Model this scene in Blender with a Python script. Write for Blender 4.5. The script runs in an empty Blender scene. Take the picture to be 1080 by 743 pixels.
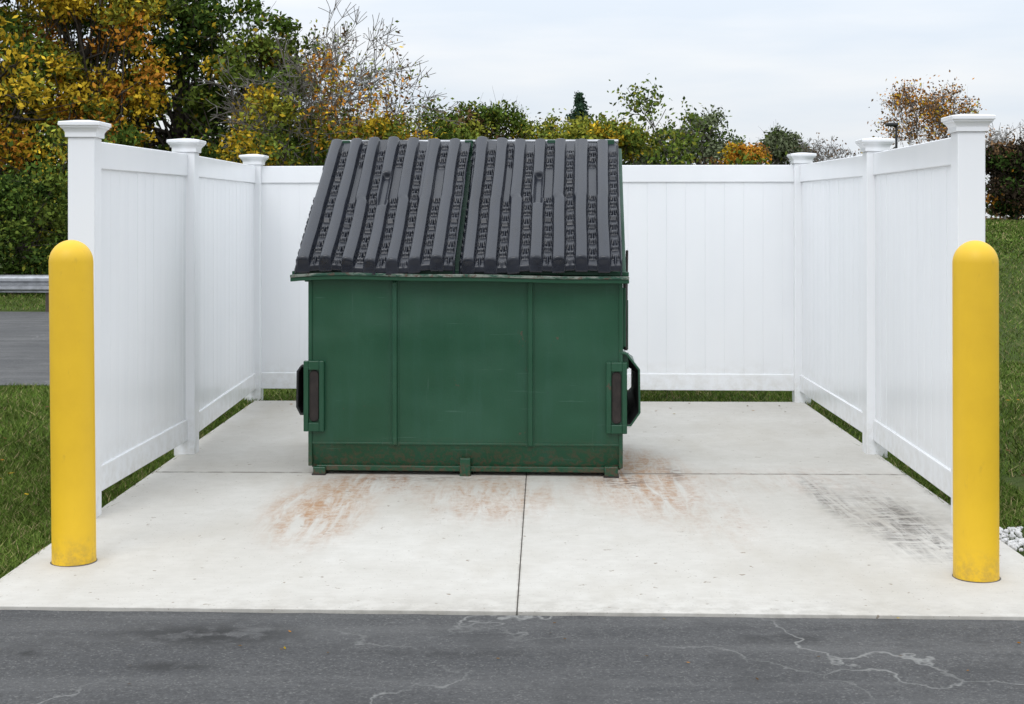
import bpy, math, random
import numpy as np
from mathutils import Vector, Matrix
random.seed(7); rng=np.random.default_rng(7)
S=bpy.context.scene
S.view_settings.view_transform='Standard'; S.view_settings.look='None'; S.view_settings.exposure=0
C=bpy.context.collection

# ---------------- camera
cd=bpy.data.cameras.new("camera"); cam=bpy.data.objects.new("camera",cd); C.objects.link(cam)
cam.location=(0,0,1.46); cam.rotation_euler=(math.radians(90),0,0)
cd.lens=50; cd.sensor_width=36; cd.shift_y=-0.131; cd.clip_end=3000; cd.clip_start=0.05
S.camera=cam

# ---------------- node helpers
class NT:
    def __init__(s,name):
        s.m=bpy.data.materials.new(name); s.m.use_nodes=True
        s.t=s.m.node_tree; s.b=s.t.nodes["Principled BSDF"]
        s.co=s.n('ShaderNodeTexCoord').outputs['Object']
    def n(s,typ,**k):
        x=s.t.nodes.new(typ)
        for a,v in k.items(): setattr(x,a,v)
        return x
    def put(s,sock,v):
        if isinstance(v,bpy.types.NodeSocket): s.t.links.new(v,sock)
        else: sock.default_value=v
    def scale(s,vec,sc,loc=(0,0,0),rz=0):
        x=s.n('ShaderNodeMapping'); s.put(x.inputs['Vector'],vec); x.inputs['Scale'].default_value=sc; x.inputs['Location'].default_value=loc; x.inputs['Rotation'].default_value=(0,0,rz)
        return x.outputs[0]
    def noise(s,vec,sc,det=4,rough=.55,dist=0):
        x=s.n('ShaderNodeTexNoise'); s.put(x.inputs['Vector'],vec); x.inputs['Scale'].default_value=sc
        x.inputs['Detail'].default_value=det; x.inputs['Roughness'].default_value=rough; x.inputs['Distortion'].default_value=dist
        return x.outputs[0]
    def mr(s,v,a,b,c=0.,d=1.,smooth=False):
        x=s.n('ShaderNodeMapRange'); 
        if smooth: x.interpolation_type='SMOOTHSTEP'
        s.put(x.inputs[0],v)
        for i,q in enumerate((a,b,c,d)): x.inputs[i+1].default_value=q
        return x.outputs[0]
    def math(s,op,a,b=0.):
        x=s.n('ShaderNodeMath',operation=op); s.put(x.inputs[0],a); s.put(x.inputs[1],b); return x.outputs[0]
    def mix(s,f,a,b,bt='MIX'):
        x=s.n('ShaderNodeMix',data_type='RGBA',blend_type=bt); s.put(x.inputs[0],f)
        for i,v in ((6,a),(7,b)):
            if not isinstance(v,bpy.types.NodeSocket): v=(*v,1) if len(v)==3 else v
            s.put(x.inputs[i],v)
        return x.outputs[2]
    def blob(s,c,r,a=1.,b=0.):
        x=s.n('ShaderNodeVectorMath',operation='SUBTRACT'); s.put(x.inputs[0],s.co); x.inputs[1].default_value=(c[0],c[1],0)
        y=s.n('ShaderNodeVectorMath',operation='MULTIPLY'); s.put(y.inputs[0],x.outputs[0]); y.inputs[1].default_value=(1/r[0],1/r[1],0)
        z=s.n('ShaderNodeVectorMath',operation='LENGTH'); s.put(z.inputs[0],y.outputs[0])
        return s.mr(z.outputs['Value'],1.,0.15,0.,a,True)
    def bump(s,h,st=.3,dist=.01):
        x=s.n('ShaderNodeBump'); x.inputs['Strength'].default_value=st; x.inputs['Distance'].default_value=dist
        s.put(x.inputs['Height'],h); s.t.links.new(x.outputs[0],s.b.inputs['Normal'])
    def col(s,v): s.put(s.b.inputs['Base Color'],v if isinstance(v,bpy.types.NodeSocket) else (*v,1))
    def rough(s,v): s.put(s.b.inputs['Roughness'],v)

# concrete
def mk_concrete():
    k=NT("concrete")
    n1=k.noise(k.co,1.1,3,.6); n2=k.noise(k.co,14,4,.65); n3=k.noise(k.scale(k.co,(6,160,1)),1,2)
    n4=k.noise(k.scale(k.co,(1.5,.5,1)),1.6,4,.6)
    c=k.mix(k.mr(n1,.3,.7),(.50,.475,.43),(.60,.58,.54))
    c=k.mix(k.mr(n2,.35,.75,0,.38),c,(.42,.395,.35))
    c=k.mix(k.mr(n3,.3,.7,0,.22),c,(.37,.355,.32))
    c=k.mix(k.mr(n4,.50,.70,0,.42),c,(.42,.385,.325))
    sp=k.noise(k.co,90,2,.5); c=k.mix(k.mr(sp,.68,.74,0,.6),c,(.17,.135,.10))
    sp2=k.noise(k.co,22,3,.6); c=k.mix(k.mr(sp2,.69,.72,0,.7),c,(.18,.13,.085))
    # rust stains
    strk=k.noise(k.scale(k.co,(9,1.3,1)),1.5,5,.72,.8); fine=k.noise(k.co,24,4,.75)
    pat=k.math('MULTIPLY',k.mr(strk,.38,.62),k.mr(fine,.36,.58))
    for ctr,r,a in (((-.72,7.75),(.42,.45),.85),((-.95,7.05),(.36,1.15),1.),((-.12,7.35),(.55,.9),.7),((.68,7.9),(.46,1.4),1.),((1.55,7.8),(.9,.6),.3),((.95,7.0),(.4,1.2),.3)):
        m=k.math('MULTIPLY',k.blob(ctr,r,a),pat)
        c=k.mix(m,c,(.30,.13,.045))
    for ctr,r,a in (((-.95,7.2),(.38,1.1),.5),((-.1,7.4),(.5,.7),.28),((.68,7.9),(.42,1.2),.48)):
        c=k.mix(k.math('MULTIPLY',k.blob(ctr,r,a),k.mr(strk,.35,.62)),c,(.43,.28,.16))
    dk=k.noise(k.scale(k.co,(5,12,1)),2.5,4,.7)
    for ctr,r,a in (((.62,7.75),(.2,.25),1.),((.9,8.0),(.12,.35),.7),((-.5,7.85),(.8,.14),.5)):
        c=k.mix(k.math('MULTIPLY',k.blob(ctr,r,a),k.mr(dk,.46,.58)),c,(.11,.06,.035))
    # black tyre scuffs
    sv=k.scale(k.co,(22,1.6,1),(0,0,0),.06); lng=k.noise(sv,1,4,.72,.8); dab=k.noise(k.scale(k.co,(4,16,1)),1.3,4,.75,1.2)
    for ctr,r,a in (((1.86,6.75),(.20,1.2),1.),((1.62,7.3),(.12,1.0),.8),((1.72,6.5),(.12,.8),.6)):
        m=k.math('MULTIPLY',k.blob(ctr,r,a),k.math('MULTIPLY',k.mr(dab,.40,.57),k.mr(lng,.38,.57)))
        c=k.mix(m,c,(.085,.078,.07))
    c=k.mix(k.math('MULTIPLY',k.blob((1.8,6.9),(.45,1.3),.35),k.mr(n2,.35,.65)),c,(.27,.235,.20))
    c=k.mix(k.math('MULTIPLY',k.blob((0,5.1),(3.2,.40),.5),k.mr(n2,.4,.7)),c,(.28,.26,.23))
    # dirt collected along the two joints
    sx=k.n('ShaderNodeSeparateXYZ'); k.put(sx.inputs[0],k.co)
    dy=k.math('ABSOLUTE',k.math('SUBTRACT',k.math('ADD',sx.outputs[1],k.math('MULTIPLY',sx.outputs[0],.02)),8.02))
    c=k.mix(k.math('MULTIPLY',k.mr(dy,.030,.006,0,.8),k.mr(n2,.30,.55)),c,(.17,.15,.125))
    dx=k.math('ABSOLUTE',k.math('SUBTRACT',k.math('SUBTRACT',sx.outputs[0],k.math('MULTIPLY',k.math('SUBTRACT',sx.outputs[1],5.15),.022)),.017))
    c=k.mix(k.math('MULTIPLY',k.mr(dx,.010,.002,0,.6),k.mr(n2,.35,.6)),c,(.20,.18,.15))
    k.col(c); k.rough(.9); k.bump(k.math('ADD',n3,k.math('MULTIPLY',n2,.6)),.35,.004)
    return k.m
M_conc=mk_concrete()

def mk_asphalt(name,base=.062):
    k=NT(name)
    n1=k.noise(k.co,.9,4,.6); agg=k.n('ShaderNodeTexVoronoi'); k.put(agg.inputs['Vector'],k.co); agg.inputs['Scale'].default_value=170
    ar=k.n('ShaderNodeSeparateColor'); k.put(ar.inputs[0],agg.outputs['Color'])
    n2=k.noise(k.co,75,3,.7)
    b=base
    c=k.mix(k.mr(n1,.3,.7),(b*.75,b*.76,b*.79),(b*1.2,b*1.19,b*1.19))
    c=k.mix(k.mr(ar.outputs[0],.78,1,0,.55),c,(b*3,b*2.95,b*2.8))
    c=k.mix(k.mr(n2,.4,.7,0,.75),c,(b*.35,b*.35,b*.36))
    n5=k.noise(k.scale(k.co,(.4,3.5,1)),1.2,5,.65); c=k.mix(k.mr(n5,.47,.68,0,.5),c,(b*1.8,b*1.78,b*1.75))
    bl=k.noise(k.co,3.2,4,.7); c=k.mix(k.mr(bl,.52,.66,0,.45),c,(b*.5,b*.5,b*.51))
    pn=k.noise(k.co,7,4,.7)
    for ctr,r,a in (((-1.05,4.95),(.5,.2),1.),((-.2,4.75),(.5,.08),.5),((-1.1,4.6),(.2,.08),.9),((.95,4.9),(.3,.1),.6),((-1.6,4.75),(.1,.06),1.)):
        c=k.mix(k.math('MULTIPLY',k.blob(ctr,r,a),k.mr(pn,.40,.52)),c,(b*.28,b*.28,b*.28))
    cr=k.n('ShaderNodeTexVoronoi'); cr.feature='DISTANCE_TO_EDGE'
    w=k.n('ShaderNodeVectorMath',operation='ADD'); k.put(w.inputs[0],k.co)
    nn=k.n('ShaderNodeTexNoise'); k.put(nn.inputs['Vector'],k.co); nn.inputs['Scale'].default_value=2.2; nn.inputs['Detail'].default_value=5
    k.put(w.inputs[1],nn.outputs['Color']); k.put(cr.inputs['Vector'],w.outputs[0]); cr.inputs['Scale'].default_value=.55
    m=k.mr(cr.outputs['Distance'],.0,.0065,1,0); m=k.math('MULTIPLY',m,k.mr(n1,.43,.57,0,.95))
    c=k.mix(m,c,(.22,.22,.21))
    k.col(c); k.rough(.9); k.bump(k.math('ADD',ar.outputs[0],n2),.7,.003)
    return k.m
M_asph=mk_asphalt("asphalt",.070); M_asph2=mk_asphalt("asphalt_far",.082)

def mk_grass_ground():
    k=NT("grass_ground"); n=k.noise(k.co,.8,4); n2=k.noise(k.co,30,3,.7); n3=k.noise(k.co,3,5,.7)
    c=k.mix(k.mr(n,.3,.7),(.055,.088,.018),(.080,.112,.026)); c=k.mix(k.mr(n2,.4,.7,0,.5),c,(.03,.045,.012)); c=k.mix(k.mr(n3,.45,.7,0,.5),c,(.10,.105,.035))
    k.col(c); k.rough(.95); k.b.inputs['Specular IOR Level'].default_value=.1; k.bump(k.math('ADD',n2,n3),1,.05); return k.m
M_gg=mk_grass_ground()

def mk_vinyl():
    k=NT("white_vinyl"); n=k.noise(k.scale(k.co,(1.5,1.5,.5)),2,2)
    c=k.mix(k.mr(n,.35,.7),(.86,.87,.888),(.83,.843,.865))
    z=k.n('ShaderNodeSeparateXYZ'); k.put(z.inputs[0],k.co)
    n2=k.noise(k.co,12,3,.7)
    d=k.math('MULTIPLY',k.mr(z.outputs[2],.36,.05,0,.45),k.mr(n2,.4,.7))
    c=k.mix(d,c,(.5,.46,.38))
    k.col(c); k.rough(.26); k.b.inputs['Specular IOR Level'].default_value=.45
    return k.m
M_vinyl=mk_vinyl()

def mk_yellow():
    k=NT("yellow_bollard_plastic"); n=k.noise(k.co,5,4,.6); n2=k.noise(k.scale(k.co,(30,30,9)),1,4,.7)
    c=k.mix(k.mr(n,.35,.7),(.80,.50,.016),(.74,.455,.015)); c=k.mix(k.mr(n2,.62,.74,0,.3),c,(.50,.30,.03))
    z=k.n('ShaderNodeSeparateXYZ'); k.put(z.inputs[0],k.co); n3=k.noise(k.co,28,4,.7)
    c=k.mix(k.math('MULTIPLY',k.mr(z.outputs[2],.14,.0,0,.6),k.mr(n3,.42,.65)),c,(.32,.21,.06))
    k.col(c); k.rough(.5); k.bump(n2,.05,.004); return k.m
M_yel=mk_yellow()

def mk_green(name="dumpster_green_paint",rust=1.):
    k=NT(name); n=k.noise(k.co,2.2,4,.6); n2=k.noise(k.scale(k.co,(14,14,1.5)),1,4,.7); n3=k.noise(k.co,35,4,.75)
    c=k.mix(k.mr(n,.3,.7),(.0038,.052,.022),(.006,.064,.029))
    c=k.mix(k.mr(n2,.50,.75,0,.45),c,(.014,.072,.045))
    c=k.mix(k.mr(n3,.64,.73,0,.6),c,(.004,.024,.014))
    z=k.n('ShaderNodeSeparateXYZ'); k.put(z.inputs[0],k.co)
    r=k.math('MULTIPLY',k.mr(z.outputs[2],.22,.02,0,1.),k.mr(n3,.46,.60)); 
    c=k.mix(k.math('MULTIPLY',r,.8*rust),c,(.09,.045,.025))
    scr=k.noise(k.scale(k.co,(3,3,60)),1,4,.6,.3); c=k.mix(k.mr(scr,.66,.71,0,.45),c,(.05,.12,.085))
    scv=k.noise(k.scale(k.co,(50,50,2.5),(3,1,2)),1,4,.6,.5); c=k.mix(k.mr(scv,.66,.72,0,.4),c,(.045,.10,.075))
    big=k.noise(k.co,7,5,.75); c=k.mix(k.mr(big,.65,.68,0,.85*rust),c,(.075,.045,.028))
    k.col(c); k.rough(k.mr(n,.3,.7,.32,.48)); 
    dent=k.noise(k.co,1.6,2,.4); k.bump(k.math('ADD',k.math('MULTIPLY',dent,1.),k.math('MULTIPLY',n3,.01)),.8,.08); return k.m
M_green=mk_green()
def mk_lip():
    k=NT("worn_green_edge"); n=k.noise(k.scale(k.co,(6,20,20)),1,4,.75); n2=k.noise(k.co,30,4,.7)
    c=k.mix(k.mr(n,.44,.54),(.01,.06,.035),(.19,.21,.18)); c=k.mix(k.mr(n2,.54,.62,0,.85),c,(.08,.045,.03))
    k.col(c); k.rough(.6); return k.m
M_lip=mk_lip()
def mk_lid():
    k=NT("lid_plastic"); n=k.noise(k.co,6,4,.65); n2=k.noise(k.co,45,3,.7)
    c=k.mix(k.mr(n,.3,.7),(.009,.011,.017),(.017,.020,.030)); c=k.mix(k.mr(n2,.62,.75,0,.3),c,(.045,.047,.055))
    k.col(c); k.rough(k.mr(n,.3,.7,.22,.36)); k.b.inputs['Specular IOR Level'].default_value=.5; k.bump(n2,.06,.004); return k.m
M_lid=mk_lid()
def simple(name,c,r=.6,metal=0,var=.25,sc=8):
    k=NT(name); n=k.noise(k.co,sc,3,.6); k.col(k.mix(k.mr(n,.3,.7),tuple(x*(1-var) for x in c),tuple(x*(1+var) for x in c)))
    k.rough(r); k.b.inputs['Metallic'].default_value=metal; return k.m
M_black=simple("sleeve_black",(.010,.010,.011),.7)  # near-black for fork sleeves, shade of the openings put into the colour
M_rusty=simple("rusty_steel",(.020,.014,.012),.75,0,.5,25)
M_rod=simple("galvanised_steel",(.42,.43,.45),.45,.6)
M_gap=simple("joint_filler",(.09,.08,.07),.9)
M_bark=simple("bark",(.075,.062,.05),.95,0,.4,6)
M_greybark=simple("grey_bark",(.16,.145,.13),.95,0,.3,6)
M_gravel=simple("white_stone",(.60,.59,.58),.8,0,.25,30)
M_pole=simple("dark_painted_metal",(.02,.02,.022),.5)

def leafmat(name,attr="leafcol"):
    m=bpy.data.materials.new(name); m.use_nodes=True; t=m.node_tree; t.nodes.clear()
    a=t.nodes.new('ShaderNodeAttribute'); a.attribute_name=attr
    d=t.nodes.new('ShaderNodeBsdfDiffuse'); o=t.nodes.new('ShaderNodeOutputMaterial')
    t.links.new(a.outputs['Color'],d.inputs[0]); t.links.new(d.outputs[0],o.inputs[0])
    return m
M_leaf=leafmat("foliage"); M_blade=leafmat("grass_blades")

# ---------------- mesh helpers
def obj(name,v,f,mat,parent=None,smooth=False,loc=None):
    me=bpy.data.meshes.new(name); me.from_pydata([tuple(p) for p in v],[],f); me.update()
    if mat: 
        for mm in (mat if isinstance(mat,(list,tuple)) else [mat]): me.materials.append(mm)
    o=bpy.data.objects.new(name,me); C.objects.link(o)
    if parent: o.parent=parent
    if loc: o.location=loc
    if smooth: me.polygons.foreach_set('use_smooth',[True]*len(me.polygons))
    return o
def empty(name,loc=(0,0,0),rz=0):
    o=bpy.data.objects.new(name,None); C.objects.link(o); o.location=loc; o.rotation_euler=(0,0,rz); return o
BF=[(0,3,2,1),(4,5,6,7),(0,1,5,4),(1,2,6,5),(2,3,7,6),(3,0,4,7)]
def boxv(x0,x1,y0,y1,z0,z1): return [(x0,y0,z0),(x1,y0,z0),(x1,y1,z0),(x0,y1,z0),(x0,y0,z1),(x1,y0,z1),(x1,y1,z1),(x0,y1,z1)]
def bevel(o,w=.004,seg=2):
    b=o.modifiers.new("b",'BEVEL'); b.width=w; b.segments=seg; b.limit_method='ANGLE'; b.angle_limit=math.radians(35); return o
def boxes(name,bs,mat,parent=None,bw=.003):
    V=[];F=[]
    for b in bs:
        k=len(V); V+=boxv(*b); F+=[tuple(i+k for i in f) for f in BF]
    o=obj(name,V,F,mat,parent); 
    if bw: bevel(o,bw)
    return o
def tube(V,F,p,q,r0,r1,n=5):
    p=np.array(p,float);q=np.array(q,float);d=q-p;L=np.linalg.norm(d)
    if L<1e-6:return
    d/=L; a=np.cross(d,(0,0,1.) if abs(d[2])<.9 else (1.,0,0)); a/=np.linalg.norm(a); b=np.cross(d,a); k=len(V)
    for c,r in ((p,r0),(q,r1)):
        for i in range(n):
            t=2*math.pi*i/n; V.append(tuple(c+r*(math.cos(t)*a+math.sin(t)*b)))
    for i in range(n): j=(i+1)%n; F.append((k+i,k+j,k+n+j,k+n+i))
def sst(a,b,x):
    t=np.clip((x-a)/(b-a),0,1); return t*t*(3-2*t)

# ---------------- ground
def gh(X,Y): return 1.36*sst(3.2,7.5,X)*sst(9,42,Y)
xs=np.concatenate([-np.geomspace(900,30,14),np.linspace(-28,28,57),np.geomspace(30,900,14)])
ys=np.concatenate([-np.geomspace(200,8,6),np.linspace(-6,60,67),np.geomspace(64,1500,18)])
GX,GY=np.meshgrid(xs,ys); GZ=gh(GX,GY)
V=np.stack([GX.ravel(),GY.ravel(),GZ.ravel()],1); nx=len(xs)
F=[(j*nx+i,j*nx+i+1,(j+1)*nx+i+1,(j+1)*nx+i) for j in range(len(ys)-1) for i in range(nx-1)]
obj("ground",V,F,M_gg,smooth=True)
def fe(X): return 5.196-.0361*X     # front edge of the pad
ed=[(x,fe(x)+random.uniform(-.004,.006),.008) for x in np.linspace(8,-8,160)]
obj("asphalt_road",[(-60,-40,.008),(60,-40,.008),(60,fe(60)+1.6,.008)]+ed+[(-60,fe(-60),.008)],[tuple(range(len(ed)+4))],M_asph)
rd=[(-60,15.5),(-20,13.2),(-6,12.35),(-3.2,12.3),(-1.5,13.2),(-.6,15),(-.4,21.4),(-8,22.0),(-20,22.6),(-60,25)]
obj("side_road",[(x,y,.010) for x,y in rd],[tuple(range(len(rd)))],M_asph2)

# ---------------- concrete pad: 4 bays with joints
pad=empty("concrete_pad")
def jx(Y): return .017+(Y-5.15)*.022
def jy(X): return 8.02-.02*X
def lx(Y): return -2.045+.003*(Y-5)
def rx(Y): return 2.155+.02*(Y-5)
def by(X): return 11.17-.02*X
g=.002; gy=.004
def bay(nm,pts):
    n=len(pts); V=[(x,y,-.05) for x,y in pts]+[(x,y,.020) for x,y in pts]
    F=[tuple(range(n,2*n))]+[(i,(i+1)%n,n+(i+1)%n,n+i) for i in range(n)]
    o=obj(nm,V,F,M_conc,pad); bevel(o,.0022,2)
bay("bay_1",[(lx(5.2),fe(-2.08)+.008),(jx(5.2)-g,fe(0)+.008),(jx(8.1)-g,jy(0)-gy),(lx(8.1),jy(-2.07)-gy)])
bay("bay_2",[(jx(5.2)+g,fe(0)+.008),(rx(5.1),fe(2.2)+.008),(rx(8.1),jy(2.25)-gy),(jx(8.1)+g,jy(0)-gy)])
bay("bay_3",[(lx(8.1),jy(-2.07)+gy),(jx(8.1)-g,jy(0)+gy),(jx(11.2)-g,by(.15)),(lx(11.2),by(-2.05))])
bay("bay_4",[(jx(8.1)+g,jy(0)+gy),(rx(8.1),jy(2.25)+gy),(rx(11.2),by(2.3)),(jx(11.2)+g,by(.15))])
obj("joint_filler",[(-2.02,5.3,.013),(2.12,5.2,.013),(2.2,11.1,.013),(-2.0,11.1,.013)],[(0,1,2,3)],M_gap,pad)

# ---------------- fence
fence=empty("white_vinyl_fence")
P={'fl':(-2.06,6.86,1.835),'ml':(-1.995,8.72,1.85),'bl':(-2.05,11.3,1.87),'bm':(.1,11.25,1.875),'br':(2.27,11.15,1.875),'mr':(2.225,8.72,1.855),'fr':(2.135,6.66,1.85)}
def post(nm,X,Y,zt,rz):
    h=.0635
    capz=zt+.095
    V=[];F=[]
    def ring(w,z): V.extend([(-w,-w,z),(w,-w,z),(w,w,z),(-w,w,z)])
    rings=[(h,-.02),(h,zt+.02)]
    for w,z in rings: ring(w,z)
    F+= [(i,(i+1)%4,4+(i+1)%4,4+i) for i in range(4)]
    o=obj(nm,V,F,M_vinyl,fence,loc=(X,Y,0)); o.rotation_euler[2]=rz; bevel(o,.006,3)
    V=[];F=[]
    rr=[(h+.004,capz-.085),(h+.010,capz-.083),(h+.010,capz-.062),(h+.013,capz-.055),(h+.019,capz-.046),(h+.028,capz-.038),(h+.030,capz-.031),(h+.034,capz-.030),(h+.036,capz-.027),(h+.036,capz-.014),(h+.033,capz-.010),(.03,capz),(.001,capz+.002)]
    for w,z in rr: ring(w,z)
    for k in range(len(rr)-1): F+=[(4*k+i,4*k+(i+1)%4,4*k+4+(i+1)%4,4*k+4+i) for i in range(4)]
    c=obj(nm+"_cap",V,F,M_vinyl,fence,loc=(X,Y,0)); c.rotation_euler[2]=rz
def panel(nm,a,b,gap=.105,w=.151):
    ax,ay,az=a;bx,by_,bz=b
    d=math.hypot(bx-ax,by_-ay); ang=math.atan2(by_-ay,bx-ax); zt=(az+bz)/2; sl=(bz-az)
    e=empty(nm,(ax,ay,0),ang); e.parent=fence
    x0=.06;x1=d-.06
    def rail(n,z0,z1,th):
        V=boxv(x0,x1,-th,th,z0,z1); 
        if n=='top_rail': V=[(x,y,z+(az-zt)+(sl*(x/d))) for x,y,z in V]
        o=obj(n,V,BF,M_vinyl,e); bevel(o,.006,3)
    rail('top_rail',zt-.135,zt,.024); rail('bottom_rail',gap,gap+.130,.024)
    prof=[];x=x0+.0
    while x<x1-.01:
        xe=min(x+w,x1); j=random.uniform(-.0009,.0009)
        prof+= [(x+.0024,.010+j),((x+xe)/2,.0106+j),(xe-.0024,.010+j),(xe-.0012,.0076),(xe+.0,.0076)]
        x=xe
    V=[];F=[]
    for s in (1,-1):
        b0=len(V)
        for (px,py) in prof: V+=[(px,s*py,gap+.125),(px,s*py,min(az,bz)-.12)]
        n=len(prof)
        for i in range(n-1): F.append((b0+2*i,b0+2*i+2,b0+2*i+3,b0+2*i+1) if s<0 else (b0+2*i,b0+2*i+1,b0+2*i+3,b0+2*i+2))
    obj('boards',V,F,M_vinyl,e)
for nm,k,r in (("post_1",'fl',-.0),("post_2",'ml',0.0),("post_3",'bl',-.02),("post_4",'bm',-.02),("post_5",'br',-.03),("post_6",'mr',-.03),("post_7",'fr',-.04)):
    post(nm,*P[k],r)
for i,(a,b) in enumerate((('fl','ml'),('ml','bl'),('bl','bm'),('bm','br'),('br','mr'),('mr','fr'))): panel("panel_%d"%(i+1),P[a],P[b])

# ---------------- bollards
def bollard(nm,X,Y,H,r,lean=0):
    V=[];F=[];n=48
    prof=[(r*1.0,.0),(r*1.0,.02),(r*.992,.03),(r*.995,.5),(r*.995,H-r*1.02)]
    for i in range(1,13):
        t=i/12*math.pi/2; prof.append((max(r*math.cos(t)*.995,.0006),H-r*1.02+r*1.02*math.sin(t)))
    for pr,z in prof:
        for i in range(n): a=2*math.pi*i/n; V.append((pr*math.cos(a),pr*math.sin(a),z))
    for k in range(len(prof)-1):
        for i in range(n): j=(i+1)%n; F.append((k*n+i,k*n+j,(k+1)*n+j,(k+1)*n+i))
    o=obj(nm,V,F,M_yel,smooth=True,loc=(X,Y,.018)); o.rotation_euler[1]=lean
    V=[];F=[]
    for rr,z in ((r*1.06,.0),(r*1.04,.004),(r*.9,.006)):
        for i in range(n): a=2*math.pi*i/n; q=rr*(1+.02*math.sin(3*a+X)); V.append((q*math.cos(a),q*math.sin(a),z))
    for k in range(2):
        for i in range(n): j=(i+1)%n; F.append((k*n+i,k*n+j,(k+1)*n+j,(k+1)*n+i))
    obj("grout_ring",V,F,M_gap,o,smooth=True)
bollard("yellow_bollard",-1.835,5.96,1.35,.0905,-.010); bollard("yellow_bollard",1.86,5.70,1.352,.0895,-.002)

# ---------------- dumpster (local: x width, y depth, z up)
D=empty("green_dumpster",(-1.130,7.98,.02),math.radians(-3.0))
W=1.735
prof=[(.035,.035),(.0,.175),(.0,1.10),(.0,1.105),(1.02,1.845),(1.20,1.845),(1.20,.035)]
n=len(prof)
V=[(0,y,z) for y,z in prof]+[(W,y,z) for y,z in prof]
F=[tuple(range(n-1,-1,-1)),tuple(range(n,2*n))]+[(i,(i+1)%n,n+(i+1)%n,n+i) for i in range(n)]
F=[tuple(reversed(f)) for f in F]
o=obj("body",V,F,M_green,D); bevel(o,.008,2)
boxes("front_ribs",[(.462,.490,-.020,.004,.17,1.085),(1.220,1.248,-.020,.004,.17,1.085)],M_green,D,.006)
boxes("weld_seams",[(.452,.500,-.004,.003,.165,1.09),(1.210,1.258,-.004,.003,.165,1.09),(.0,W,-.005,.003,.172,.184)],M_green,D,.002)
boxes("front_corner_strips",[(-.012,.010,-.010,.05,.05,1.09),(W-.010,W+.012,-.010,.05,.05,1.09)],M_green,D,.004)
boxes("base_channel",[(.03,W-.03,.012,.06,.022,.052)],M_green,D,.004)
boxes("feet",[(.015,.085,-.012,.10,-.002,.045),(.84,.90,-.012,.10,-.006,.10),(W-.09,W-.015,-.012,.10,-.002,.06),(.015,.085,1.08,1.2,-.002,.045),(W-.09,W-.015,1.08,1.2,-.002,.045)],M_green,D,.005)
boxes("wheel_pads",[(.01,.085,-.02,.07,-.0,.008),(W-.095,W-.01,-.02,.07,.0,.008)],M_rusty,D,0)
def lipstrip(nm,y0,y1,z0,z1,mat,amp):
    V=[];F=[];N=40
    for i in range(N+1):
        x=-.10+1.88*i/N; t=i/N
        dz=amp*(math.sin(t*5.1+.6)*.6+math.sin(t*13)*.25)-.006*(abs(t-.5)*2)**6*1.5; dy=amp*math.sin(t*7+1)*.8
        V+=[(x,y0+dy,z0+dz),(x,y1+dy,z0+dz),(x,y1+dy,z1+dz),(x,y0+dy,z1+dz)]
    for i in range(N):
        for j in range(4): a=4*i+j;b=4*i+(j+1)%4; F.append((a,a+4,b+4,b))
    F+=[(0,1,2,3),(4*N+3,4*N+2,4*N+1,4*N)]
    bevel(obj(nm,V,F,mat,D),.003)
lipstrip("front_lip",-.092,.01,1.112,1.128,M_lip,.012)
lipstrip("front_lip_lower",-.082,-.070,1.090,1.112,M_green,.012)
lipstrip("lip_upstand",-.030,.012,1.127,1.150,M_green,.004)
for sx in (-.035,W+.0):
    V=boxv(sx,sx+.03,0,1,0,1); a=(0.0,1.10);b=(1.02,1.845)
    V=[(x,a[0]+(b[0]-a[0])*y,a[1]+(b[1]-a[1])*y-.02+.05*z) for x,y,z in V]
    bevel(obj("side_rail",V,BF,M_green,D),.004)
for k,x0 in enumerate((-.035,W-.08)):
    x1=x0+.115
    y0=-.030;y1=.004;z0=.245;z1=.64
    boxes("pocket_plate",[(x0,x0+.027,y0,y1,z0,z1),(x1-.027,x1,y0,y1,z0,z1),(x0+.027,x1-.027,y0,y1,z0,z0+.05),(x0+.027,x1-.027,y0,y1,z1-.05,z1),(x0+.02,x1-.02,-.006,y1-.001,z0+.02,z1-.02)],M_green,D,.004)
    cx=(x0+x1)/2;r=.026;N=12
    pts=[(cx+r*math.cos(math.pi*i/N),z1-.080+r*math.sin(math.pi*i/N)) for i in range(N+1)]+[(cx-r*math.cos(math.pi*i/N),z0+.080-r*math.sin(math.pi*i/N)) for i in range(N+1)]
    m=len(pts); V=[(x,-.004,z) for x,z in pts]+[(x,-.018,z) for x,z in pts]
    F=[tuple(range(m,2*m))]+[(i,(i+1)%m,m+(i+1)%m,m+i) for i in range(m)]
    bevel(obj("pocket_wear_bar",V,F,M_rusty,D),.004)
def sleeve(side):
    if side>0:
        sec=[(0,.70),(.035,.69),(.105,.60),(.108,.36),(.055,.285),(0,.285)]
        sm=[(0,.62),(.03,.62),(.098,.575),(.098,.38),(.05,.325),(0,.325)]
    else:
        sec=[(0,.615),(.05,.615),(.075,.58),(.078,.38),(.055,.335),(0,.335)]
        sm=[(0,.59),(.04,.59),(.068,.56),(.068,.39),(.05,.35),(0,.35)]
    bx=W if side>0 else 0
    V=[];F=[]
    for pts,y in ((sec,-.015),(sec,.03),(sm,.14),(sm,1.0)):
        for o_,z in pts: V.append((bx+side*(o_+.002),y,z))
    for k in range(3):
        for i in range(5): a=6*k+i; F.append((a,a+1,a+7,a+6))
    o=obj("fork_sleeve",V,F,[M_green,M_black] if side>0 else [M_black,M_black],D)
    s=o.modifiers.new("s",'SOLIDIFY'); s.thickness=.012; s.offset=-1 if side>0 else 1; s.material_offset=1 ; s.material_offset_rim=0
    bevel(o,.003)
sleeve(1); sleeve(-1)
boxes("sleeve_gusset",[(W+.0,W+.045,.02,.034,.60,.69)],M_green,D,.003)
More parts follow.
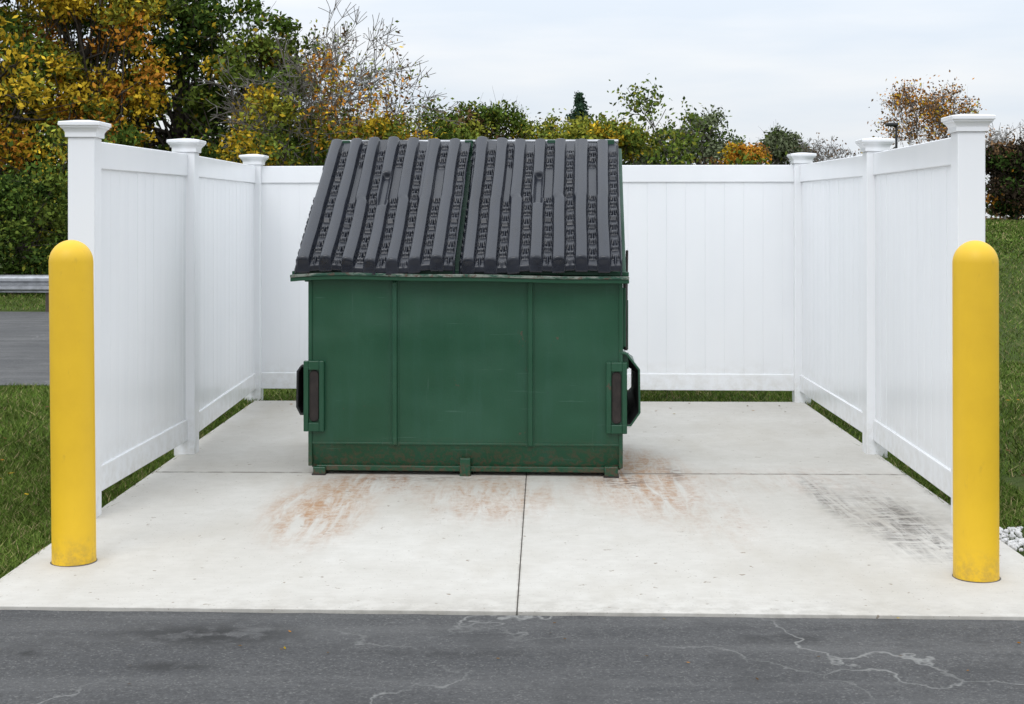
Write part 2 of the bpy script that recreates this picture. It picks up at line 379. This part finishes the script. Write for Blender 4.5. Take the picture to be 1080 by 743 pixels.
boxes("sleeve_braces",[(W+.0,W+.045,.10,.13,.70,.98),(W+.0,W+.03,.03,.06,.72,1.05)],M_green,D,.004)
V=[];F=[]
tube(V,F,(W+.030,.06,.70),(W+.024,.05,1.09),.010,.010,8); tube(V,F,(W+.03,.10,.74),(W+.045,.35,1.25),.008,.008,8)
obj("side_rod",V,F,M_rusty,D,smooth=True)
# lids
lidA=np.array([-.085,1.150]); lidB=np.array([1.04,1.905]); dv=lidB-lidA; LL=np.linalg.norm(dv); dv/=LL; nv=np.array([-dv[1],dv[0]])
def lid(nm,x0,x1,seed,mirror):
    w=x1-x0; NU=300; NV=230
    U=np.linspace(0,w,NU); T=np.linspace(0,LL,NV); UU,TT=np.meshgrid(U,T)
    nr=7; p=(w-.03)/nr
    um=w-UU if mirror else UU
    inner=(um>w*.28)&(um<w*.72)
    jog=.010*sst(LL*.46,LL*.50,TT)*np.where(inner,1,-.25)
    wob=.0020*np.sin(TT*5+seed)+.0010*np.sin(TT*11+UU*4)
    q=(UU-.015+jog+wob)/p
    ph=q%1.0; idx=np.floor(q).astype(int)
    ribm=sst(.0,.06,ph)*(1-sst(.56,.62,ph))
    endm=sst(.015,.04,TT)*(1-sst(LL-.045,LL-.02,TT))
    crown=1-.22*np.abs((ph-.31)/.27)**2.5
    h=.052*ribm*np.clip(crown,.6,1)*endm
    # channels hold short H-shaped webs
    rp=((TT+.041*(idx%3)))/.150%1.0
    bar=(sst(.0,.04,rp)*(1-sst(.13,.17,rp)))+(sst(.46,.50,rp)*(1-sst(.59,.63,rp)))
    spine=np.exp(-((ph-.81)/.045)**4)*(rp<.60)
    vall=sst(.64,.67,ph)*(1-sst(.95,.98,ph))
    on=np.where(idx%2==0,1-sst(LL*.90,LL*.92,TT),1-sst(LL*.50,LL*.52,TT)*(1-sst(LL*.76,LL*.78,TT)))
    h+=.020*np.maximum(vall*bar,spine*.9)*endm*on
    cu=w*.47
    rec=np.exp(-((UU-cu)/.026)**4)*sst(LL*.42,LL*.44,TT)*(1-sst(LL*.66,LL*.68,TT)); h=h*(1-.85*rec)+.006*rec
    warp=.013*np.sin(UU*4.2+seed)*np.sin(TT*2.6+.5)+.005*np.sin(UU*11+TT*3+seed*2)+.004*np.sin(UU*23+seed)*(1-TT/LL)
    edge=-.030*(1-sst(0,.018,TT))
    edge+=-.026*(1-sst(0,.012,np.minimum(UU,w-UU)))
    hh=h+warp+edge+.020
    Yc=lidA[0]+dv[0]*TT+nv[0]*hh; Zc=lidA[1]+dv[1]*TT+nv[1]*hh
    low=(.008*np.sin(UU*9+seed)+.012*(ribm>.5))*(1-sst(0,.12,TT)); Yc-=low*dv[0]; Zc-=low*dv[1]
    V=np.stack([(x0+UU).ravel(),Yc.ravel(),Zc.ravel()],1)
    I=np.arange(NU*NV).reshape(NV,NU)
    F=np.stack([I[:-1,:-1],I[:-1,1:],I[1:,1:],I[1:,:-1]],-1).reshape(-1,4).tolist()
    o=obj(nm,V,F,M_lid,D,smooth=True); s=o.modifiers.new("s",'SOLIDIFY'); s.thickness=.008; s.offset=-1
lid("lid_1",-.078,.820,3,False); lid("lid_2",.838,1.742,5,True)
V=[];F=[]; tube(V,F,(-.06,1.055,1.922),(1.745,1.055,1.922),.012,.012,10); obj("hinge_rod",V,F,M_rod,D,smooth=True)
boxes("hinge_lugs",[(x,x+.05,1.02,1.09,1.84,1.93) for x in (0.0,.4,.78,.9,1.3,1.67)],M_green,D,.004)

# ---------------- guardrail
G=empty("guardrail")
pr=[(0,0),(.0,.02),(-.06,.05),(-.06,.09),(0,.12),(0,.15),(-.06,.18),(-.06,.22),(0,.25),(0,.27)]
V=[];F=[];m=len(pr); a=(-30,22.9);b=(-6.9,21.9)
for t in (0,1):
    X=a[0]+(b[0]-a[0])*t;Y=a[1]+(b[1]-a[1])*t
    for y,z in pr: V.append((X,Y+y,.31+z))
F=[(i,i+m,i+1+m,i+1) for i in range(m-1)]
o=obj("beam",V,F,M_rod,G); s=o.modifiers.new("s",'SOLIDIFY'); s.thickness=.006
boxes("posts",[(-30+1.9*i,-29.88+1.9*i,22.93-.0433*1.9*i,23.08-.0433*1.9*i,-.05,.56) for i in range(13)],M_bark,G,.004)

# ---------------- street lamp
Lm=empty("street_lamp",(11.62,43,1.3)); V=[];F=[]; tube(V,F,(0,0,0),(0,0,2.95),.045,.035,8); tube(V,F,(0,0,2.90),(-.15,0,2.97),.035,.035,6); obj("pole",V,F,M_pole,Lm)
boxes("lamp_head",[(-.32,.04,-.12,.12,2.93,3.03)],M_pole,Lm,.03)

# ---------------- vegetation
def leaf_arrays(cent,size,cols,rn):
    n=len(cent); a=rn.normal(size=(n,3)); a/=np.linalg.norm(a,axis=1)[:,None]
    b=rn.normal(size=(n,3)); b-=a*(a*b).sum(1)[:,None]; b/=np.linalg.norm(b,axis=1)[:,None]
    s=size*rn.uniform(.6,1.3,size=(n,1))
    v=np.stack([cent+a*s,cent+b*s*.55,cent-a*s,cent-b*s*.55],1).reshape(-1,3)
    return v,np.repeat(cols,4,axis=0)
def build_tree(name,tV,tF,lv,lc,bark):
    nt=len(tV); V=np.concatenate([np.array(tV,float).reshape(-1,3),lv]) if nt else lv
    nl=len(lv)//4
    me=bpy.data.meshes.new(name); 
    nq=len(tF); loops=np.concatenate([np.array(tF,int).reshape(-1),np.arange(nl*4)+nt]) if nq else np.arange(nl*4)+nt
    tot=nq+nl
    me.vertices.add(len(V)); me.vertices.foreach_set('co',V.astype(np.float32).ravel())
    me.loops.add(len(loops)); me.loops.foreach_set('vertex_index',loops.astype(np.int32))
    me.polygons.add(tot); me.polygons.foreach_set('loop_start',(np.arange(tot)*4).astype(np.int32))
    mi=np.zeros(tot,np.int32); mi[nq:]=1; 
    me.materials.append(bark); me.materials.append(M_leaf); me.polygons.foreach_set('material_index',mi)
    me.update(calc_edges=True)
    at=me.color_attributes.new("leafcol",'FLOAT_COLOR','POINT'); cc=np.ones((len(V),4),np.float32); cc[nt:,:3]=lc; at.data.foreach_set('color',cc.ravel())
    o=bpy.data.objects.new(name,me); C.objects.link(o); return o
DG=(.034,.060,.014);G1=(.066,.105,.020);G2=(.12,.16,.03);YG=(.23,.235,.035);YE=(.50,.34,.03);OR=(.46,.20,.03);BR=(.15,.09,.045);GG=(.13,.15,.085)
LD=.70
def crown_tree(name,X,Y,zc,rad,pal,ncl=60,nl=170,ls=.085,tr=.14,seed=0,base=None,bark=None,cs=.55,limbs=True):
    nl=nl*LD
    rn=np.random.default_rng(seed); bz=gh(np.array(X*1.),np.array(Y*1.)) if base is None else base; bz=float(bz)
    d=rn.normal(size=(ncl,3)); d/=np.linalg.norm(d,axis=1)[:,None]; q=rn.uniform(.15,1,size=(ncl,1))**.5
    cen=np.array([X,Y,zc])+d*q*np.array(rad)*rn.uniform(.75,1.12,size=(ncl,1))
    cen[:,2]=np.maximum(cen[:,2],bz+.3)
    pal=[(np.array(c),w) for c,w in pal]; ws=np.array([w for _,w in pal]);ws=ws/ws.sum(); pc=np.array([c for c,_ in pal])
    tV=[];tF=[]
    top=np.array([X+rn.normal()*.2,Y,zc+rad[2]*.6]); b0=np.array([X,Y,bz-.1]); 
    pts=[b0+(top-b0)*t+np.array([rn.normal()*.12,rn.normal()*.12,0])*(t>0) for t in np.linspace(0,1,7)]
    for i in range(6): tube(tV,tF,pts[i],pts[i+1],tr*(1-i*.14),tr*(1-(i+1)*.14),7)
    L=[];Cc=[]
    for c in cen:
        if limbs:
            k=rn.integers(1,6); s=pts[k]; 
            if s[2]>c[2]+.5: s=pts[1]
            mid=(s+c)/2+rn.normal(size=3)*.2; tube(tV,tF,s,mid,tr*.28,tr*.16,4); tube(tV,tF,mid,c,tr*.16,tr*.05,4)
            for _ in range(3): tube(tV,tF,c*.6+mid*.4,c+rn.normal(size=3)*cs*.8,tr*.07,tr*.02,4)
        m=int(nl*rn.uniform(.5,1.5)); sc=cs*rn.uniform(.6,1.3)
        off=rn.normal(size=(m,3)); off/=np.linalg.norm(off,axis=1)[:,None]; off*=(rn.uniform(0,1,size=(m,1))**.45)*sc*np.array([1,1,.7])
        off+=rn.normal(size=(m,3))*sc*.14
        base_c=pc[rn.choice(len(pc),p=ws)]*rn.uniform(.65,1.3)
        col=base_c[None]*rn.uniform(.6,1.5,size=(m,1)); sw=rn.random(m)<.18; col[sw]=pc[rn.choice(len(pc),size=sw.sum(),p=ws)]
        L.append(c+off);Cc.append(col)
    lv,lc=leaf_arrays(np.concatenate(L),ls,np.concatenate(Cc),rn)
    return build_tree(name,tV,tF,lv,lc,bark or M_bark)
def branch_tree(name,X,Y,H,r0,pal,seed,lean=(0,0),depth=6,leafp=.5,nl=14,ls=.07,spread=.5,bark=None,base=None,leafside=None,up=.10):
    "grows freely, then the whole tree is scaled about its foot to height H"
    rn=np.random.default_rng(seed); bz=float(gh(np.array(X*1.),np.array(Y*1.))) if base is None else base
    segs_=[];LP=[]; pc=np.array([c for c,_ in pal]) ; ws=np.array([w for _,w in pal],float);ws/=ws.sum()
    def rec(p,d,l,r,k):
        for s in range(2): 
            d2=d+rn.normal(size=3)*.12; d2/=np.linalg.norm(d2); q=p+d2*l/2; segs_.append((p,q,r,r*.84)); p=q;d=d2;r*=.84
            if k<=depth-2 and k>0 and rn.random()<.6:
                s2=d+rn.normal(size=3)*.8; s2/=np.linalg.norm(s2); rec(p,s2,l*.6,r*.45,max(k-2,0))
        if k<=1: LP.append(p)
        if k<=0: return
        for _ in range(2 if rn.random()<.6 else 3):
            dd=d+rn.normal(size=3)*spread+np.array([0,0,up]); dd/=np.linalg.norm(dd); rec(p,dd,l*rn.uniform(.68,.88),r*.68,k-1)
    d0=np.array([lean[0],lean[1],1.]); d0/=np.linalg.norm(d0)
    rec(np.zeros(3),d0,1.,1.,depth)
    mx=max(s[1][2] for s in segs_); sc=(H)/mx; o=np.array([X,Y,bz-.05])
    tV=[];tF=[]
    for p,q,a,b in segs_: tube(tV,tF,o+p*sc,o+q*sc,max(a*r0,.007),max(b*r0,.006),4)
    L=[];Cc=[]
    for p in LP:
        w=o+p*sc
        if rn.random()<leafp and (leafside is None or leafside(w)):
            m=rn.integers(nl//2,nl*2); L.append(w+rn.normal(size=(m,3))*.15); Cc.append(pc[rn.choice(len(pc),size=m,p=ws)]*rn.uniform(.6,1.4,size=(m,1)))
    if L: lv,lc=leaf_arrays(np.concatenate(L),ls,np.concatenate(Cc),rn)
    else: lv=np.zeros((0,3));lc=np.zeros((0,3))
    return build_tree(name,tV,tF,lv,lc,bark or M_bark)

def px(p,Y): return (p-540)*Y/1500.
def pz(y,Y): return 1.46+(230-y)*Y/1500.
mixg=[(DG,2),(G1,4),(G2,3),(YG,2.2),(YE,.9)]
crown_tree("deciduous_tree",px(-30,31),31,5.2,(3.0,2.2,4.2),[(G1,3),(YG,3),(DG,1),(YE,1.6),(OR,.6)],86,300,.072,.2,1)
crown_tree("deciduous_tree",px(95,32),32,5.4,(1.9,1.6,3.6),[(YE,4),(YG,2.5),(OR,2.0),(G2,1.3)],72,330,.066,.15,2)
crown_tree("deciduous_tree",px(40,34),34,4.8,(2.6,1.6,4.6),mixg,76,300,.078,.16,12)
crown_tree("deciduous_tree",px(190,34),34,4.5,(2.3,1.8,4.1),mixg,86,330,.076,.18,3)
crown_tree("deciduous_tree",px(262,33),33,3.3,(1.8,1.6,3.1),[(DG,2),(G1,4),(G2,2),(YE,1.4),(YG,1.2)],66,300,.072,.15,4)
crown_tree("yellow_shrub_tree",px(290,30),30,2.3,(.9,.9,1.7),[(YE,4),(YG,3),(G2,1)],26,260,.058,.06,5)
crown_tree("deciduous_tree",px(345,36),36,2.3,(2.0,1.6,2.0),mixg,56,300,.072,.12,6)
crown_tree("deciduous_tree",px(140,29),29,1.8,(2.6,1.4,2.0),[(DG,1.5),(G1,3),(YG,2.5),(YE,1.8),(OR,.5)],70,280,.058,.1,7)
crown_tree("roadside_shrub",px(20,27),27,1.1,(2.2,1.0,1.3),[(DG,2),(G1,3),(G2,2),(YG,1.5)],50,300,.052,.06,8,cs=.4)
crown_tree("roadside_shrub",px(-80,27.5),27.5,1.2,(2.4,1.0,1.5),[(DG,3),(G1,3),(G2,2),(YG,1)],40,240,.055,.06,28,cs=.4)
branch_tree("sparse_autumn_tree",px(345,33),33,6.5,.085,[(OR,3.4),(YE,1.8),(BR,2),(YG,1.2)],11,(.10,0),7,.36,7,.055,.45,M_greybark,leafside=lambda p:p[0]>px(345,33) and p[2]<5.2)
branch_tree("sparse_autumn_tree",px(300,35),35,7.2,.09,[(BR,2),(G2,2),(YG,1)],19,(.03,0),7,.12,6,.055,.45,M_greybark)
# middle
crown_tree("deciduous_tree",px(430,38),38,pz(156,38),(1.9,1.4,.95),[(YG,2),(G2,3),(YE,1),(G1,2)],46,240,.066,.1,31,cs=.45)
crown_tree("deciduous_tree",px(500,42),42,pz(143,42),(2.0,1.4,1.1),[(G1,3),(G2,3),(YG,1.5),(BR,1.5)],56,240,.066,.1,32,cs=.48)
branch_tree("deciduous_tree",px(555,40),40,4.4,.06,[(YG,2),(G2,3),(YE,.6)],33,(0,0),6,.7,14,.06,.4)
crown_tree("yellow_shrub_tree",px(635,34),34,pz(154,34),(1.35,1.1,.66),[(YG,5),(YE,1.8),(G2,2)],42,260,.06,.08,34,cs=.36)
crown_tree("yellow_shrub_tree",px(395,34),34,pz(156,34),(.8,.9,.8),[(YE,2),(YG,3),(G2,2)],20,240,.06,.08,35,cs=.38)
branch_tree("leaning_tree",px(668,28),28,4.0,.045,[(G1,2),(G2,4),(YG,1)],42,(.55,0),5,.8,15,.05,.28,up=.0)
# right
crown_tree("distant_deciduous_tree",px(742,62),62,pz(150,62),(1.9,1.5,1.45),[(GG,5),(G1,1)],46,170,.085,.15,51,cs=.5)
crown_tree("distant_deciduous_tree",px(822,62),62,pz(158,62),(1.1,1.1,1.1),[(GG,4),(G1,1.5)],32,160,.085,.13,52,cs=.5)
crown_tree("distant_deciduous_tree",px(690,58),58,pz(166,58),(1.4,1.2,.9),[(GG,2),(G1,3)],30,150,.085,.13,58,cs=.45)
crown_tree("orange_shrub_tree",px(785,47),47,pz(168,47),(1.1,.9,.45),[(OR,3),(YE,2),(BR,1.5)],22,190,.062,.08,53,cs=.32)
for i,(p,Y) in enumerate(((862,52),(885,55),(905,50),(1015,60),(1060,58),(1085,56))):
    branch_tree("bare_tree",px(p,Y),Y,pz(142 if p<1000 else 125,Y)-float(gh(px(p,Y),Y)),.06,[(BR,1)],60+i,(0,0),6,.06,5,.055,.5,M_greybark)
branch_tree("autumn_tree",px(996,45),45,pz(84,45)-1.3,.085,[(OR,3.4),(BR,3),(YE,1)],74,(0,0),7,.34,7,.052,.52,M_greybark)
crown_tree("autumn_tree",px(1000,45.5),45.5,pz(130,45),(1.7,1.2,.75),[(OR,3),(BR,3),(YG,1)],30,50,.056,.06,72,bark=M_greybark,cs=.5)
DB=(.040,.030,.021)
for i,(p,yy) in enumerate(((1066,190),(1100,184),(1150,180),(1210,180))):
    crown_tree("dark_autumn_shrub",px(p,41),41,pz(yy,41),(.85,.9,1.2),[(DB,5),(BR,1.0),(DG,1.5),(OR,.25)],60,330,.062,.08,80+i,cs=.40)
def conifer(name,X,Y,H,R,seed,z0=0):
    rn=np.random.default_rng(seed); tV=[];tF=[];L=[];Cc=[]
    tube(tV,tF,(X,Y,z0),(X,Y,z0+H),.12,.01,4)
    for i in range(int(H/.16)):
        z=z0+.5+i*.16; f=1-(z-z0)/(H+.3)
        if f<=0: break
        for k in range(8):
            a=rn.uniform(0,6.28); r=R*f*rn.uniform(.6,1.25)+.08; e=np.array([X+r*math.cos(a),Y+r*math.sin(a),z-.15*r]); tube(tV,tF,(X,Y,z),e,.015,.004,4)
            t=rn.uniform(.15,1,size=(30,1)); L.append(np.array([X,Y,z])+(e-np.array([X,Y,z]))*t+rn.normal(size=(30,3))*.07); Cc.append(np.array((.045,.08,.05))*rn.uniform(.6,1.4,size=(30,1)))
    lv,lc=leaf_arrays(np.concatenate(L),.07,np.concatenate(Cc),rn); build_tree(name,tV,tF,lv,lc,M_bark)
conifer("conifer_tree",px(611,58),58,pz(109,58),3.2,90)
rn=np.random.default_rng(99); L=[];Cc=[]
pal=np.array([GG,G1,BR,DG,(.14,.12,.06),YG,OR]); 
for i in range(320):
    X=rn.uniform(-48,58); Y=rn.uniform(66,80); top=3.3+.8*math.sin(X*.23)+.5*math.sin(X*.71+1)+ (2.4 if X<-7 else 0)+(.7 if X<4 else 0)
    z=rn.uniform(.9,max(top,1.8)); m=85
    off=rn.normal(size=(m,3)); off/=np.linalg.norm(off,axis=1)[:,None]; off*=rn.uniform(0,1,size=(m,1))**.4*np.array([1.1,1.1,.8])*rn.uniform(.6,1.2)
    L.append(np.array([X,Y,z+.3])+off+rn.normal(size=(m,3))*.15); Cc.append(pal[rn.choice(7,p=[.3,.22,.14,.14,.1,.06,.04])]*rn.uniform(.7,1.3,size=(m,1)))
lv,lc=leaf_arrays(np.concatenate(L),.17,np.concatenate(Cc),rn); build_tree("distant_trees",[],[],lv,lc,M_bark)

# ---------------- grass blades
def blades(name,regs,h=(.012,.038),seed=5):
    rn=np.random.default_rng(seed); P_=[]
    for (x0,x1,y0,y1,n) in regs: P_.append(np.stack([rn.uniform(x0,x1,n),rn.uniform(y0,y1,n)],1))
    P_=np.concatenate(P_); X,Y=P_[:,0],P_[:,1]
    inpad=(X>lx(Y)-.004)&(X<rx(Y)+.004)&(Y<by(X)+.0)
    road=(Y<fe(X)+.02); sr=(Y>12.28)&(X<0)&(Y<22.3); gr=(X>2.1)&(X<2.95)&(Y<6.75)&(Y>5.0)&(((X-2.45)/.5)**2+((Y-6.2)/.47)**2<1)
    k=~(inpad|road|sr|gr); X,Y=X[k],Y[k]; n=len(X); Z=gh(X,Y)
    H=rn.uniform(h[0],h[1],n)*(1+Y*.03); a=rn.uniform(0,6.283,n); w=rn.uniform(.0018,.0032,n)*(1+Y*.06)*np.where(Y>26,2.2,1)
    ln=rn.normal(size=(n,2))*H[:,None]*.8
    b1=np.stack([X+np.cos(a)*w,Y+np.sin(a)*w,Z],1);b2=np.stack([X-np.cos(a)*w,Y-np.sin(a)*w,Z],1);t=np.stack([X+ln[:,0],Y+ln[:,1],Z+H],1)
    V=np.stack([b1,b2,t],1).reshape(-1,3)
    me=bpy.data.meshes.new(name); me.vertices.add(3*n); me.vertices.foreach_set('co',V.astype(np.float32).ravel()); me.loops.add(3*n); me.loops.foreach_set('vertex_index',np.arange(3*n,dtype=np.int32)); me.polygons.add(n); me.polygons.foreach_set('loop_start',(np.arange(n)*3).astype(np.int32)); me.materials.append(M_blade); me.update(calc_edges=True)
    pal=np.array([(.085,.14,.026),(.12,.165,.036),(.06,.10,.02),(.26,.22,.11)]); pch=.5+.5*np.sin(X*3.1+np.sin(Y*2.3)*1.5)
    ci=rn.choice(4,size=n,p=[.36,.32,.20,.12]); c=pal[ci]*rn.uniform(.7,1.3,size=(n,1))*(0.85+.35*pch[:,None])
    cc=np.ones((3*n,4),np.float32); cc[:,:3]=np.repeat(c,3,axis=0); at=me.color_attributes.new("leafcol",'FLOAT_COLOR','POINT'); at.data.foreach_set('color',cc.ravel())
    o=bpy.data.objects.new(name,me); C.objects.link(o)
blades("grass",[(-3.2,-2.0,5.2,8.5,46000),(-4.9,-2.0,8.5,12.4,46000),(2.14,2.7,5.2,8.5,18000),(2.2,5.0,8,14,44000),(-2.3,2.5,11.02,12.2,14000),(4.5,9.5,14,26,34000),(8.5,16,26,42,40000),(-11,-5,22,27,10000)])
rn=np.random.default_rng(3); n=420
X=np.concatenate([rn.uniform(-4.8,-2.1,170),rn.uniform(2.3,5.5,170),rn.uniform(-2.0,2.2,30),rn.uniform(-3,3,50)]); Y=np.concatenate([rn.uniform(5.5,12.2,170),rn.uniform(6.8,14,170),rn.uniform(10.4,11.1,30),rn.uniform(4.1,5.15,50)])
Z=gh(X,Y)+np.concatenate([np.full(340,.035),np.full(30,.026),np.full(50,.014)]); sc=np.concatenate([np.full(340,.022),np.full(30,.016),np.full(50,.008)])
cen=np.stack([X,Y,Z],1); a=rn.uniform(0,6.28,n); u=np.stack([np.cos(a),np.sin(a),rn.normal(size=n)*.15],1)*sc[:,None]; v=np.stack([-np.sin(a),np.cos(a),rn.normal(size=n)*.15],1)*sc[:,None]*.6
lv=np.stack([cen+u,cen+v,cen-u,cen-v],1).reshape(-1,3); pc=np.array([OR,YE,BR,(.2,.12,.05)]); lc=np.repeat(pc[rn.choice(4,size=n)]*rn.uniform(.4,.9,size=(n,1)),4,axis=0)
build_tree("fallen_leaves",[],[],lv,lc,M_bark)
import bmesh
bm=bmesh.new(); rn=np.random.default_rng(8)
for i in range(900):
    a=rn.uniform(0,6.28); q=rn.uniform(0,1)**.5; x=2.45+.48*q*math.cos(a); y=6.2+.45*q*math.sin(a)
    if x<rx(y)+.012: continue
    r=rn.uniform(.010,.020); M=Matrix.Translation((x,y,.010+rn.uniform(0,.02)*(1-q)))@Matrix.Rotation(rn.uniform(0,6),4,Vector(rn.normal(size=3)))@Matrix.Diagonal((r,r*rn.uniform(.6,1),r*rn.uniform(.5,.8),1))
    bmesh.ops.create_icosphere(bm,subdivisions=1,radius=1,matrix=M)
me=bpy.data.meshes.new("white_gravel"); bm.to_mesh(me); bm.free(); me.materials.append(M_gravel); C.objects.link(bpy.data.objects.new("white_gravel",me))

# ---------------- overcast sky
W_=bpy.data.worlds.new("World"); S.world=W_; W_.use_nodes=True; t=W_.node_tree; bg=t.nodes["Background"]
el=math.radians(48); rot=math.radians(200)
sky=t.nodes.new('ShaderNodeTexSky'); sky.sky_type='NISHITA'; sky.sun_disc=False; sky.sun_elevation=el; sky.sun_rotation=rot
tc=t.nodes.new('ShaderNodeTexCoord'); sp=t.nodes.new('ShaderNodeSeparateXYZ'); t.links.new(tc.outputs['Generated'],sp.inputs[0])
mr=t.nodes.new('ShaderNodeMapRange'); t.links.new(sp.outputs[2],mr.inputs[0]); mr.inputs[1].default_value=0; mr.inputs[2].default_value=1; mr.inputs[3].default_value=8.3; mr.inputs[4].default_value=21.5
mp=t.nodes.new('ShaderNodeMapping'); mp.inputs['Scale'].default_value=(1.5,1.5,9); t.links.new(tc.outputs['Generated'],mp.inputs[0])
nz=t.nodes.new('ShaderNodeTexNoise'); nz.inputs['Scale'].default_value=2.6; nz.inputs['Detail'].default_value=5; nz.inputs['Roughness'].default_value=.5; t.links.new(mp.outputs[0],nz.inputs[0])
cr=t.nodes.new('ShaderNodeMix'); cr.data_type='RGBA'; m2=t.nodes.new('ShaderNodeMapRange'); t.links.new(nz.outputs[0],m2.inputs[0]); m2.inputs[1].default_value=.35; m2.inputs[2].default_value=.65
t.links.new(m2.outputs[0],cr.inputs[0]); cr.inputs[6].default_value=(.83,.905,1.0,1); cr.inputs[7].default_value=(1.0,1.02,1.045,1)
vm=t.nodes.new('ShaderNodeVectorMath'); vm.operation='SCALE'; t.links.new(cr.outputs[2],vm.inputs[0]); t.links.new(mr.outputs[0],vm.inputs['Scale'])
mx=t.nodes.new('ShaderNodeMix'); mx.data_type='RGBA'; mx.inputs[0].default_value=.93; t.links.new(sky.outputs[0],mx.inputs[6]); t.links.new(vm.outputs[0],mx.inputs[7])
t.links.new(mx.outputs[2],bg.inputs[0]); bg.inputs[1].default_value=.1
sl=bpy.data.lights.new("sun",'SUN'); sl.energy=.75; sl.angle=math.radians(25); sl.color=(1,.98,.955)
so=bpy.data.objects.new("sun",sl); C.objects.link(so)
d=Vector((math.sin(rot)*math.cos(el),math.cos(rot)*math.cos(el),math.sin(el)))
so.rotation_euler=d.to_track_quat('Z','Y').to_euler(); so.location=d*50
